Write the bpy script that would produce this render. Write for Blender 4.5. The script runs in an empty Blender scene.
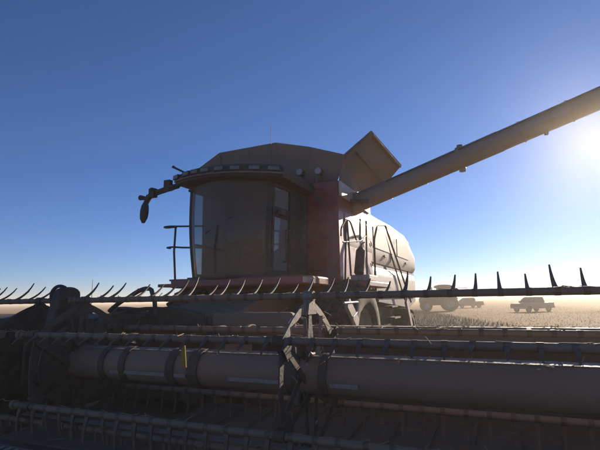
import bpy, math, random
from math import sin, cos, pi, radians, sqrt, atan2
from mathutils import Vector, Matrix

random.seed(7)
scene = bpy.context.scene
COL = scene.collection

# ------------------------------------------------------------------ camera
AZ, PITCH, ROLL, EYE = radians(24), math.atan(75 / 451), radians(0.9), 1.6
F = Vector((-sin(AZ) * cos(PITCH), cos(AZ) * cos(PITCH), sin(PITCH)))
R0 = Vector((cos(AZ), sin(AZ), 0))
U0 = R0.cross(F)
RT = R0 * cos(ROLL) - U0 * sin(ROLL)
UP = U0 * cos(ROLL) + R0 * sin(ROLL)
cam_data = bpy.data.cameras.new('camera')
cam = bpy.data.objects.new('camera', cam_data)
COL.objects.link(cam)
cam.matrix_world = Matrix(((RT.x, UP.x, -F.x, 0), (RT.y, UP.y, -F.y, 0), (RT.z, UP.z, -F.z, EYE), (0, 0, 0, 1)))
cam_data.sensor_width = 36
cam_data.lens = 36 * 451 / 600
cam_data.clip_start = 0.05
cam_data.clip_end = 6000
scene.camera = cam

# ------------------------------------------------------------------ sky and sun
SUN_EL, SUN_AZ = radians(17.0), radians(10.6)      # azimuth from +Y towards +X
world = bpy.data.worlds.new('World')
scene.world = world
world.use_nodes = True
wn = world.node_tree
wn.nodes.clear()
sky = wn.nodes.new('ShaderNodeTexSky')
sky.sky_type = 'NISHITA'
sky.sun_disc = False
sky.sun_elevation = SUN_EL
sky.sun_rotation = SUN_AZ
sky.air_density = 0.7
sky.dust_density = 0.10
sky.ozone_density = 6.0
bg = wn.nodes.new('ShaderNodeBackground')
bg.inputs['Strength'].default_value = 0.052
wo = wn.nodes.new('ShaderNodeOutputWorld')
tint = wn.nodes.new('ShaderNodeMixRGB')          # camera white balance of the whole sky
tint.blend_type = 'MULTIPLY'
tint.inputs['Fac'].default_value = 1.0
tint.inputs['Color2'].default_value = (0.91, 0.98, 1.10, 1)
wn.links.new(sky.outputs[0], tint.inputs['Color1'])
wn.links.new(tint.outputs[0], bg.inputs['Color'])
wn.links.new(bg.outputs[0], wo.inputs['Surface'])

sun_data = bpy.data.lights.new('sun', 'SUN')
sun_data.energy = 4.6
sun_data.angle = radians(0.53)
sun_data.color = (1.0, 0.86, 0.68)
sun = bpy.data.objects.new('sun', sun_data)
COL.objects.link(sun)
sd = Vector((sin(SUN_AZ) * cos(SUN_EL), cos(SUN_AZ) * cos(SUN_EL), sin(SUN_EL)))
sun.rotation_euler = sd.to_track_quat('Z', 'Y').to_euler()
sun.location = sd * 30

scene.view_settings.view_transform = 'Standard'
scene.view_settings.look = 'None'
scene.view_settings.exposure = 1.0
scene.view_settings.gamma = 1.0
scene.view_settings.use_curve_mapping = False
scene.cycles.use_denoising = True
scene.cycles.max_bounces = 8
scene.cycles.transparent_max_bounces = 16
scene.cycles.volume_bounces = 1
HAZE_FINE, HAZE_COARSE = (0.0024, 0.28), (0.00034, 0.90)     # density, anisotropy


# ------------------------------------------------------------------ materials
def mat(name, col, rough=0.5, metal=0.0, col2=None, scale=3.0, mix=0.5, bump=0.0, bscale=40.0, spec=0.5, coat=0.0, dust=0.0):
    """Principled paint or metal, mottled by noise between col and col2, with dust settled on it."""
    m = bpy.data.materials.new(name)
    m.use_nodes = True
    nt = m.node_tree
    p = nt.nodes['Principled BSDF']
    p.inputs['Roughness'].default_value = rough
    p.inputs['Metallic'].default_value = metal
    p.inputs['Specular IOR Level'].default_value = spec
    if coat:
        p.inputs['Coat Weight'].default_value = coat
        p.inputs['Coat Roughness'].default_value = 0.15
    tc = nt.nodes.new('ShaderNodeTexCoord')
    n = nt.nodes.new('ShaderNodeTexNoise')
    n.inputs['Scale'].default_value = scale
    n.inputs['Detail'].default_value = 8
    n.inputs['Roughness'].default_value = 0.65
    nt.links.new(tc.outputs['Object'], n.inputs['Vector'])
    ramp = nt.nodes.new('ShaderNodeValToRGB')
    ramp.color_ramp.elements[0].position = 0.5 - 0.22 * mix - 0.05
    ramp.color_ramp.elements[1].position = 0.5 + 0.22 * mix + 0.05
    c2 = col2 or tuple(c * 0.75 for c in col)
    ramp.color_ramp.elements[0].color = (*col, 1)
    ramp.color_ramp.elements[1].color = (*c2, 1)
    nt.links.new(n.outputs['Fac'], ramp.inputs['Fac'])
    out = ramp.outputs['Color']
    if dust:
        n2 = nt.nodes.new('ShaderNodeTexNoise')
        n2.inputs['Scale'].default_value = scale * 4.3
        n2.inputs['Detail'].default_value = 6
        nt.links.new(tc.outputs['Object'], n2.inputs['Vector'])
        mr = nt.nodes.new('ShaderNodeMapRange')
        mr.inputs['From Min'].default_value = 0.35
        mr.inputs['From Max'].default_value = 0.75
        mr.inputs['To Max'].default_value = dust
        nt.links.new(n2.outputs['Fac'], mr.inputs['Value'])
        mx = nt.nodes.new('ShaderNodeMixRGB')
        mx.inputs['Color2'].default_value = (0.32, 0.215, 0.13, 1)
        nt.links.new(mr.outputs[0], mx.inputs['Fac'])
        nt.links.new(out, mx.inputs['Color1'])
        out = mx.outputs['Color']
        ra = nt.nodes.new('ShaderNodeMath')
        ra.operation = 'ADD'
        ra.inputs[1].default_value = rough
        nt.links.new(mr.outputs[0], ra.inputs[0])
        ra.use_clamp = True
        nt.links.new(ra.outputs[0], p.inputs['Roughness'])
    nt.links.new(out, p.inputs['Base Color'])
    if bump:
        nb = nt.nodes.new('ShaderNodeTexNoise')
        nb.inputs['Scale'].default_value = bscale
        nb.inputs['Detail'].default_value = 5
        nt.links.new(tc.outputs['Object'], nb.inputs['Vector'])
        bm = nt.nodes.new('ShaderNodeBump')
        bm.inputs['Strength'].default_value = bump
        bm.inputs['Distance'].default_value = 0.02
        nt.links.new(nb.outputs['Fac'], bm.inputs['Height'])
        nt.links.new(bm.outputs['Normal'], p.inputs['Normal'])
    return m


def glass_mat(name, tint=(0.75, 0.82, 0.82), dirt_and_glare=0.12, ior=1.38, film=(0.44, 0.32, 0.20)):  # film mixes dirt with glare and reflection put in as colour
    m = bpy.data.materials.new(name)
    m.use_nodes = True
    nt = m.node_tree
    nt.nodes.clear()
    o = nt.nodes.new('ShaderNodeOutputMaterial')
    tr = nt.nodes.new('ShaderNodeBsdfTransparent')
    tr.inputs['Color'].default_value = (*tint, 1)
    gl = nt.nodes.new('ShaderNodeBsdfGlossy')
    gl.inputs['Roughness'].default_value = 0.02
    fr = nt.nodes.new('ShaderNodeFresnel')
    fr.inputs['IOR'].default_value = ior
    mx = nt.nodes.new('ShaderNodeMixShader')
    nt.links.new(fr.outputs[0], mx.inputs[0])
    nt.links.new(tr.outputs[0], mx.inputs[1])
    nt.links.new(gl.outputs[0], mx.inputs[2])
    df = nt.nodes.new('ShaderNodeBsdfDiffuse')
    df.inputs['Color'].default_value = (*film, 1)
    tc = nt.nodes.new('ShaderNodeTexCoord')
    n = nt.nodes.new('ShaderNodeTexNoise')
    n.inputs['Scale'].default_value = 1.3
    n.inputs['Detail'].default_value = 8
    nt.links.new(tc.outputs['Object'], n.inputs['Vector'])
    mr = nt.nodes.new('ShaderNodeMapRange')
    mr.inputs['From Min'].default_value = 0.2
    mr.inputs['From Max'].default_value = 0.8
    mr.inputs['To Min'].default_value = dirt_and_glare * 0.7
    mr.inputs['To Max'].default_value = dirt_and_glare * 1.3
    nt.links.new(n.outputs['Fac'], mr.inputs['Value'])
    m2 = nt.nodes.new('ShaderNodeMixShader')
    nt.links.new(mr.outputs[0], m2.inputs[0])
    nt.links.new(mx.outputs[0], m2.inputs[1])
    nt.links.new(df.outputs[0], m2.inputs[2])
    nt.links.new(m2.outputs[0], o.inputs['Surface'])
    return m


RED = mat('red_paint', (0.27, 0.035, 0.030), 0.4, 0, (0.20, 0.028, 0.024), 1.6, 0.6, 0.06, 30, coat=0.3, dust=0.4)
CREAM = mat('pale_panel_paint', (0.62, 0.53, 0.44), 0.42, 0, (0.48, 0.39, 0.31), 1.1, 0.9, 0.08, 8, coat=0.2, dust=0.45)
BLACK = mat('black_plastic', (0.028, 0.027, 0.026), 0.55, 0, (0.045, 0.04, 0.036), 2.5, 0.8, 0.1, 60, dust=0.35)
DARK = mat('dark_grey_steel', (0.06, 0.058, 0.056), 0.5, 0.2, (0.10, 0.088, 0.075), 3.0, 0.8, 0.12, 50, dust=0.45)
GREY = mat('grey_paint', (0.16, 0.16, 0.155), 0.45, 0.1, (0.22, 0.20, 0.17), 2.4, 0.8, 0.1, 40, dust=0.4)
TANK = mat('tank_cover_canvas', (0.17, 0.145, 0.125), 0.75, 0, (0.22, 0.185, 0.155), 1.4, 0.9, 0.15, 20, dust=0.4)
AUGP = mat('auger_tube_paint', (0.23, 0.19, 0.16), 0.5, 0, (0.29, 0.24, 0.20), 1.1, 0.9, 0.06, 30, coat=0.2, dust=0.5)
GALV = mat('galvanised_steel', (0.48, 0.45, 0.41), 0.42, 0.35, (0.33, 0.29, 0.25), 6.0, 0.8, 0.15, 60, dust=0.5)
BRIGHT = mat('worn_bright_steel', (0.62, 0.61, 0.59), 0.22, 0.85, (0.45, 0.43, 0.40), 5.0, 0.8, 0.05, 60)
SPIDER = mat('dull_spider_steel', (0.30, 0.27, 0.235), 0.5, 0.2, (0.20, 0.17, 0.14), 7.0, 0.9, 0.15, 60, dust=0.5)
HDARK = mat('header_dark_paint', (0.17, 0.122, 0.085), 0.6, 0.0, (0.24, 0.172, 0.118), 2.2, 0.9, 0.15, 40, dust=0.35)
STRIPM = mat('sky_glint_strip', (0.40, 0.38, 0.36), 0.45, 0.5, (0.22, 0.20, 0.18), 14.0, 0.9, 0.1, 60, dust=0.3)  # pale tone stands in for sky reflected on the reel tube
NIGHT = mat('dark_shaded_steel', (0.045, 0.038, 0.032), 0.6, 0.0, (0.075, 0.06, 0.046), 6.0, 0.9, 0.2, 50, dust=0.15)  # dark steel; on the spiders it stands in for shade
TUBEM = mat('reel_tube_paint', (0.20, 0.142, 0.098), 0.6, 0, (0.27, 0.195, 0.135), 2.0, 0.9, 0.1, 40, spec=0.35)
TINE = mat('reel_tine_plastic', (0.085, 0.055, 0.036), 0.5, 0, (0.13, 0.088, 0.056), 9.0, 0.8, 0.0, 60, dust=0.4)
RUBBER = mat('tyre_rubber', (0.022, 0.021, 0.020), 0.8, 0, (0.05, 0.042, 0.034), 4.0, 0.9, 0.2, 40, dust=0.5)
BELT = mat('draper_canvas', (0.12, 0.095, 0.07), 0.7, 0, (0.20, 0.155, 0.11), 3.0, 0.9, 0.2, 50, dust=0.6)
SEATM = mat('seat_fabric', (0.05, 0.048, 0.047), 0.9, 0, (0.07, 0.065, 0.06), 8.0, 0.8, 0.2, 90)
YELLOW = mat('yellow_paint', (0.42, 0.27, 0.03), 0.5, 0, (0.30, 0.19, 0.03), 8.0, 0.8)
LENS = mat('lamp_lens', (0.24, 0.22, 0.19), 0.35, 0.0, (0.15, 0.135, 0.115), 9.0, 0.5)
AMBER = mat('amber_lens', (0.55, 0.20, 0.03), 0.2, 0, (0.45, 0.16, 0.03), 9.0, 0.5)
GLASS = glass_mat('cab_glass', (0.7, 0.77, 0.77), 0.26, 2.1)
PANE = glass_mat('reflection_pane', (0.7, 0.77, 0.77), 0.55, 1.9, (0.36, 0.37, 0.37))  # grey-blue film paints a sky reflection into the door panes
WINDSCREEN = glass_mat('windscreen_glass', (0.62, 0.66, 0.64), 0.33)  # brown film carries dust plus painted-in reflection and veil
CARGLASS = mat('dark_car_glass', (0.03, 0.035, 0.04), 0.08, 0, (0.04, 0.045, 0.05), 2, 0.5)
SILVER = mat('silver_car_paint', (0.22, 0.23, 0.24), 0.4, 0.2, (0.19, 0.19, 0.19), 2, 0.6, coat=0.5, dust=0.4)
CHARCOAL = mat('charcoal_car_paint', (0.09, 0.09, 0.095), 0.35, 0.2, (0.12, 0.11, 0.10), 2, 0.6, coat=0.5, dust=0.5)
GREEN = mat('tractor_paint', (0.10, 0.045, 0.04), 0.45, 0, (0.13, 0.07, 0.05), 2, 0.6, dust=0.5)


def ground_mat(name, a, b, c, row_angle, row_scale, bump):
    m = bpy.data.materials.new(name)
    m.use_nodes = True
    nt = m.node_tree
    p = nt.nodes['Principled BSDF']
    p.inputs['Roughness'].default_value = 0.95
    p.inputs['Specular IOR Level'].default_value = 0.1
    tc = nt.nodes.new('ShaderNodeTexCoord')
    mp = nt.nodes.new('ShaderNodeMapping')
    mp.inputs['Rotation'].default_value = (0, 0, row_angle)
    mp.inputs['Scale'].default_value = (1.0, 0.06, 1.0)
    nt.links.new(tc.outputs['Object'], mp.inputs['Vector'])
    n1 = nt.nodes.new('ShaderNodeTexNoise')
    n1.inputs['Scale'].default_value = row_scale
    n1.inputs['Detail'].default_value = 8
    n1.inputs['Roughness'].default_value = 0.7
    nt.links.new(mp.outputs[0], n1.inputs['Vector'])
    n2 = nt.nodes.new('ShaderNodeTexNoise')
    n2.inputs['Scale'].default_value = 0.035
    n2.inputs['Detail'].default_value = 6
    nt.links.new(tc.outputs['Object'], n2.inputs['Vector'])
    r1 = nt.nodes.new('ShaderNodeValToRGB')
    r1.color_ramp.elements[0].position = 0.33
    r1.color_ramp.elements[1].position = 0.68
    r1.color_ramp.elements[0].color = (*a, 1)
    r1.color_ramp.elements[1].color = (*b, 1)
    nt.links.new(n1.outputs['Fac'], r1.inputs['Fac'])
    mr = nt.nodes.new('ShaderNodeMapRange')
    mr.inputs['From Min'].default_value = 0.42
    mr.inputs['From Max'].default_value = 0.62
    mr.inputs['To Max'].default_value = 0.7
    nt.links.new(n2.outputs['Fac'], mr.inputs['Value'])
    mx = nt.nodes.new('ShaderNodeMixRGB')
    mx.inputs['Color2'].default_value = (*c, 1)
    nt.links.new(mr.outputs[0], mx.inputs['Fac'])
    nt.links.new(r1.outputs[0], mx.inputs['Color1'])
    nt.links.new(mx.outputs[0], p.inputs['Base Color'])
    n3 = nt.nodes.new('ShaderNodeTexNoise')
    n3.inputs['Scale'].default_value = 14
    n3.inputs['Detail'].default_value = 7
    nt.links.new(tc.outputs['Object'], n3.inputs['Vector'])
    bm = nt.nodes.new('ShaderNodeBump')
    bm.inputs['Strength'].default_value = bump
    bm.inputs['Distance'].default_value = 0.052
    nt.links.new(n3.outputs['Fac'], bm.inputs['Height'])
    nt.links.new(bm.outputs['Normal'], p.inputs['Normal'])
    return m


FIELD = ground_mat('stubble_ground', (0.19, 0.095, 0.044), (0.25, 0.137, 0.066), (0.155, 0.078, 0.037), radians(12), 1.6, 0.8)
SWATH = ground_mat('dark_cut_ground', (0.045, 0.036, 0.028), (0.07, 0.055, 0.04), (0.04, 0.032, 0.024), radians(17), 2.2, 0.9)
STRAW = mat('straw', (0.36, 0.25, 0.14), 0.8, 0, (0.25, 0.17, 0.095), 2.0, 0.9)
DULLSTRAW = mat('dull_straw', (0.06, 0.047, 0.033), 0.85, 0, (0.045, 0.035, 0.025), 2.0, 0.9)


# ------------------------------------------------------------------ mesh building
class MB:
    def __init__(self):
        self.v, self.f = [], []

    def add(self, vs, fs):
        o = len(self.v)
        self.v += [tuple(x) for x in vs]
        self.f += [tuple(i + o for i in q) for q in fs]
        return self

    def box(self, x0, x1, y0, y1, z0, z1):
        vs = [(x, y, z) for z in (z0, z1) for y in (y0, y1) for x in (x0, x1)]
        return self.add(vs, [(0, 2, 3, 1), (4, 5, 7, 6), (0, 1, 5, 4), (2, 6, 7, 3), (0, 4, 6, 2), (1, 3, 7, 5)])

    def bar(self, p, q, w, h, up=(0, 0, 1), w2=None, h2=None):
        p, q = Vector(p), Vector(q)
        d = (q - p).normalized()
        s = d.cross(Vector(up))
        if s.length < 1e-4:
            s = d.cross(Vector((1, 0, 0)))
        s.normalize()
        u = s.cross(d)
        w2 = w if w2 is None else w2
        h2 = h if h2 is None else h2
        vs = [p + s * a * w / 2 + u * b * h / 2 for a, b in ((-1, -1), (1, -1), (1, 1), (-1, 1))]
        vs += [q + s * a * w2 / 2 + u * b * h2 / 2 for a, b in ((-1, -1), (1, -1), (1, 1), (-1, 1))]
        return self.add(vs, [(3, 2, 1, 0), (4, 5, 6, 7), (0, 1, 5, 4), (1, 2, 6, 5), (2, 3, 7, 6), (3, 0, 4, 7)])

    def tube(self, pts, r, n=10):
        pts = [Vector(p) for p in pts]
        rs = r if isinstance(r, (list, tuple)) else [r] * len(pts)
        ref = None
        vs = []
        for i, p in enumerate(pts):
            d = (pts[min(i + 1, len(pts) - 1)] - pts[max(i - 1, 0)]).normalized()
            if ref is None:
                ref = Vector((0, 0, 1)) if abs(d.z) < 0.9 else Vector((1, 0, 0))
            s = d.cross(ref).normalized()
            ref = s.cross(d)
            vs += [p + (s * cos(2 * pi * k / n) + ref * sin(2 * pi * k / n)) * rs[i] for k in range(n)]
        fs = []
        for i in range(len(pts) - 1):
            for k in range(n):
                a, b = i * n + k, i * n + (k + 1) % n
                fs.append((a, b, b + n, a + n))
        fs.append(tuple(range(n - 1, -1, -1)))
        fs.append(tuple(range((len(pts) - 1) * n, len(pts) * n)))
        return self.add(vs, fs)

    def prism(self, poly, axis, a, b):
        """poly: 2-D points; axis 'x' -> (y,z), 'y' -> (x,z), 'z' -> (x,y)"""
        def lift(p, t):
            return {'x': (t, p[0], p[1]), 'y': (p[0], t, p[1]), 'z': (p[0], p[1], t)}[axis]
        n = len(poly)
        vs = [lift(p, a) for p in poly] + [lift(p, b) for p in poly]
        fs = [tuple(range(n - 1, -1, -1)), tuple(range(n, 2 * n))]
        fs += [(i, (i + 1) % n, n + (i + 1) % n, n + i) for i in range(n)]
        return self.add(vs, fs)

    def plate(self, pts, t):
        pts = [Vector(p) for p in pts]
        nrm = (pts[1] - pts[0]).cross(pts[2] - pts[0]).normalized() * t
        n = len(pts)
        vs = pts + [p + nrm for p in pts]
        fs = [tuple(range(n - 1, -1, -1)), tuple(range(n, 2 * n))]
        fs += [(i, (i + 1) % n, n + (i + 1) % n, n + i) for i in range(n)]
        return self.add(vs, fs)

    def loft(self, rings, cap=True):
        n = len(rings[0])
        vs = [p for r in rings for p in r]
        fs = []
        for i in range(len(rings) - 1):
            for k in range(n):
                a, b = i * n + k, i * n + (k + 1) % n
                fs.append((a, b, b + n, a + n))
        if cap:
            fs.append(tuple(range(n - 1, -1, -1)))
            fs.append(tuple(range((len(rings) - 1) * n, len(rings) * n)))
        return self.add(vs, fs)

    def revolve(self, prof, centre, axis='x', n=32):
        """prof: (offset along axis, radius), closed loop"""
        c = Vector(centre)
        vs = []
        for k in range(n):
            t = 2 * pi * k / n
            for o, r in prof:
                if axis == 'x':
                    vs.append(c + Vector((o, r * cos(t), r * sin(t))))
                elif axis == 'y':
                    vs.append(c + Vector((r * cos(t), o, r * sin(t))))
                else:
                    vs.append(c + Vector((r * cos(t), r * sin(t), o)))
        m = len(prof)
        fs = []
        for k in range(n):
            k2 = (k + 1) % n
            for i in range(m):
                i2 = (i + 1) % m
                fs.append((k * m + i, k * m + i2, k2 * m + i2, k2 * m + i))
        return self.add(vs, fs)

    def mesh(self, name, material, origin=(0, 0, 0)):
        o = Vector(origin)
        me = bpy.data.meshes.new(name)
        me.from_pydata([Vector(p) - o for p in self.v], [], self.f)
        me.validate()
        import bmesh
        b = bmesh.new()
        b.from_mesh(me)
        bmesh.ops.recalc_face_normals(b, faces=b.faces)
        b.to_mesh(me)
        b.free()
        me.shade_smooth()
        me.set_sharp_from_angle(angle=radians(32))
        me.materials.append(material)
        return me

    def build(self, name, material, parent=None, bevel=0.0):
        org = (0, 0, 0)
        if parent is not None:
            top = parent
            org = Vector(top.location)
            while top.parent:
                top = top.parent
                org += Vector(top.location)
        ob = bpy.data.objects.new(name, self.mesh(name, material, org))
        COL.objects.link(ob)
        ob.parent = parent
        if bevel:
            md = ob.modifiers.new('bevel', 'BEVEL')
            md.width = bevel
            md.segments = 2
            md.limit_method = 'ANGLE'
            md.angle_limit = radians(40)
        return ob


def link_mesh(name, me, parent, loc, rot=(0, 0, 0)):
    """shared-mesh part; loc is given in world space"""
    ob = bpy.data.objects.new(name, me)
    COL.objects.link(ob)
    org = Vector((0, 0, 0))
    top = parent
    while top:
        org += Vector(top.location)
        top = top.parent
    ob.parent = parent
    ob.location = Vector(loc) - org
    ob.rotation_euler = rot
    return ob


def thing(name, loc, label, cat, group=None, rz=0.0):
    o = bpy.data.objects.new(name, None)
    COL.objects.link(o)
    o.location = loc
    o.rotation_euler = (0, 0, rz)
    o.empty_display_size = 0.3
    o['label'] = label
    o['category'] = cat
    if group:
        o['group'] = group
    return o


def arc(p0, p1, p2, n=8):
    p0, p1, p2 = Vector(p0), Vector(p1), Vector(p2)
    return [p0 * (1 - t) ** 2 + p1 * 2 * t * (1 - t) + p2 * t * t for t in [i / n for i in range(n + 1)]]


def rounded(pts, r=0.08, n=4):
    pts = [Vector(p) for p in pts]
    out = [pts[0]]
    for i in range(1, len(pts) - 1):
        a, b, c = pts[i - 1], pts[i], pts[i + 1]
        k = min(r, (a - b).length * 0.45, (c - b).length * 0.45)
        out += arc(b + (a - b).normalized() * k, b, b + (c - b).normalized() * k, n)
    return out + [pts[-1]]


# ================================================================== SETTING
def flat(name, poly, z, material, sub=None):
    mb = MB()
    mb.add([(x, y, z) for x, y in poly], [tuple(range(len(poly)))])
    o = mb.build(name, material)
    o['kind'] = 'structure'
    return o


flat('field', [(-1500, -300), (1500, -300), (1500, 1900), (-1500, 1900)], 0.0, FIELD)
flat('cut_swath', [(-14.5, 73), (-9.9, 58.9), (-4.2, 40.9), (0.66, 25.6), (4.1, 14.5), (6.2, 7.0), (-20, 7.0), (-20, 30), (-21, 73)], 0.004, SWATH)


def stubble(name, n, sampler, hmin, hmax, material):
    mb = MB()
    v, f = mb.v, mb.f
    for i in range(n):
        x, y = sampler()
        h = random.uniform(hmin, hmax)
        a = random.uniform(0, pi)
        w = random.uniform(0.006, 0.014)
        lx, ly = random.gauss(0, 0.25) * h, random.gauss(0, 0.25) * h
        o = len(v)
        dx, dy = cos(a) * w, sin(a) * w
        v += [(x - dx, y - dy, 0), (x + dx, y + dy, 0), (x + lx + dx * .6, y + ly + dy * .6, h), (x + lx - dx * .6, y + ly - dy * .6, h)]
        f.append((o, o + 1, o + 2, o + 3))
    me = bpy.data.meshes.new(name)
    me.from_pydata(v, [], f)
    me.materials.append(material)
    ob = bpy.data.objects.new(name, me)
    COL.objects.link(ob)
    ob['kind'] = 'stuff'
    return ob


def s_right():
    y = 24 + 70 * random.random() ** 1.6
    edge = 0.66 - (y - 25.6) * 0.316
    return edge + 24 * random.random() ** 1.2, y


def s_left():
    y = 18 + 70 * random.random() ** 1.5
    row = round((-y * 0.95 + random.uniform(-28, 10)) / 0.3) * 0.3
    return row + random.gauss(0, 0.12), y


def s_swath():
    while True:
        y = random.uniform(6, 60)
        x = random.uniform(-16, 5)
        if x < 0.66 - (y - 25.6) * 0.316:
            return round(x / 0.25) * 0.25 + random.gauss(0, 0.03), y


o = stubble('stubble', 12000, s_right, 0.03, 0.09, STRAW)
o['label'] = 'short pale cut straw stubble standing in rows right of the combine'
o['category'] = 'stubble'
o = stubble('stubble', 16000, s_left, 0.08, 0.2, STRAW)
o['label'] = 'short pale cut straw stubble left of the cab in the distance'
o['category'] = 'stubble'
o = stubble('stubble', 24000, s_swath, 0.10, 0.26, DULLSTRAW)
o['label'] = 'dull dark stubble on the strip behind the header'
o['category'] = 'stubble'

# ================================================================== HEADER
hd = thing('draper_header', (-4.0, 4.0, 0.0), 'wide dark harvesting header with toothed pickup reel across the foreground', 'header')
XL, XR = -10.2, 2.2
RY, RZ, RR = 3.30, 1.03, 0.60

# frame, back panels and beams
MB().box(XL, XR, 4.64, 4.80, 1.135, 1.32).build('back_beam', HDARK, hd, 0.012)
MB().tube([(XL, 4.86, 0.55), (XR, 4.86, 0.55)], 0.11, 14).build('lower_beam', DARK, hd)
px = XL
while px < XR - 0.1:
    nx = min(px + 1.24, XR)
    if not (-4.75 < (px + nx) / 2 < -3.3):
        MB().plate([(px + 0.006, 4.70, 0.42), (nx - 0.006, 4.70, 0.42), (nx - 0.006, 4.76, 1.12), (px + 0.006, 4.76, 1.12)], 0.006).build('back_panel', NIGHT, hd)
        MB().bar((nx, 4.83, 0.40), (nx, 4.83, 1.13), 0.07, 0.08, (0, 1, 0)).build('back_post', DARK, hd)
    px = nx
# feeder opening frame
MB().box(-4.82, -4.70, 4.60, 4.84, 0.40, 1.42).box(-3.30, -3.18, 4.60, 4.84, 0.40, 1.42).box(-4.70, -3.30, 4.58, 4.82, 1.30, 1.46).build('feeder_opening_frame', DARK, hd, 0.01)
# draper belts with cleats
for x0, x1 in ((XL + 0.1, -4.75), (-3.25, XR - 0.1)):
    b = MB().plate([(x0, 3.12, 0.30), (x1, 3.12, 0.30), (x1, 4.64, 0.42), (x0, 4.64, 0.42)], 0.02).build('draper_belt', BELT, hd)
    x = x0 + 0.2
    cl = MB().bar((0, 3.14, 0.335), (0, 4.62, 0.452), 0.03, 0.025).mesh('cleat', BELT)
    while x < x1:
        link_mesh('cleat', cl, b, (x, 0, 0))
        x += 0.34
MB().plate([(-4.74, 3.12, 0.28), (-3.26, 3.12, 0.28), (-3.26, 4.64, 0.36), (-4.74, 4.64, 0.36)], 0.02).build('centre_deck', HDARK, hd)
MB().tube([(-4.7, 4.35, 0.66), (-3.3, 4.35, 0.66)], 0.2, 20).build('feed_drum', DARK, hd)

# cutterbar and guards
cb = MB().box(XL, XR, 2.98, 3.10, 0.22, 0.30).build('cutterbar', DARK, hd, 0.01)
gm = MB()
gm.loft([[(-0.022, 0.06, -0.02), (0.022, 0.06, -0.02), (0.022, 0.06, 0.03), (-0.022, 0.06, 0.03)],
         [(-0.02, -0.04, -0.016), (0.02, -0.04, -0.016), (0.02, -0.04, 0.022), (-0.02, -0.04, 0.022)],
         [(-0.004, -0.13, -0.004), (0.004, -0.13, -0.004), (0.004, -0.13, 0.004), (-0.004, -0.13, 0.004)]])
gme = gm.mesh('knife_guard', BRIGHT)
x = -7.4
while x < XR:
    link_mesh('knife_guard', gme, cb, (x, 2.95, 0.262))
    x += 0.1

# end shields (mostly beyond the picture)
for xs in (XL - 0.06, XR + 0.06):
    poly = [(2.2, 0.18), (2.9, 0.16), (4.9, 0.4), (4.95, 1.35), (4.3, 1.4), (3.2, 0.9), (2.5, 0.45)]
    MB().prism(poly, 'x', xs - 0.05, xs + 0.05).build('end_shield', RED, hd, 0.02)


# pickup reel ------------------------------------------------------
def tine_mesh(name, path, w0, w1, t0, t1):
    """flat tapered finger following a curve in the YZ plane, wide along X"""
    mb = MB()
    rings = []
    n = len(path)
    for i, (y, z) in enumerate(path):
        a = path[min(i + 1, n - 1)]
        b = path[max(i - 1, 0)]
        d = Vector((0, a[0] - b[0], a[1] - b[1])).normalized()
        nn = Vector((0, -d.z, d.y))
        k = i / (n - 1)
        w = (w0 * (1 - k) + w1 * k) / 2
        t = (t0 * (1 - k) + t1 * k) / 2
        p = Vector((0, y, z))
        rings.append([p + Vector((-w, 0, 0)) - nn * t, p + Vector((w, 0, 0)) - nn * t, p + Vector((w, 0, 0)) + nn * t, p + Vector((-w, 0, 0)) + nn * t])
    mb.loft(rings)
    # clamp around the bat
    mb.revolve([(-0.018, 0.024), (0.018, 0.024), (0.018, 0.0285), (-0.018, 0.0285)], (0, 0, 0), 'x', 10)
    return mb.mesh(name, TINE)


def curve_path(a0, a1, length, n=6):
    y = z = 0.0
    out = [(0, 0)]
    for i in range(n):
        a = a0 + (a1 - a0) * (i + 0.5) / n
        y += cos(a) * length / n
        z += sin(a) * length / n
        out.append((y, z))
    return out


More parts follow.
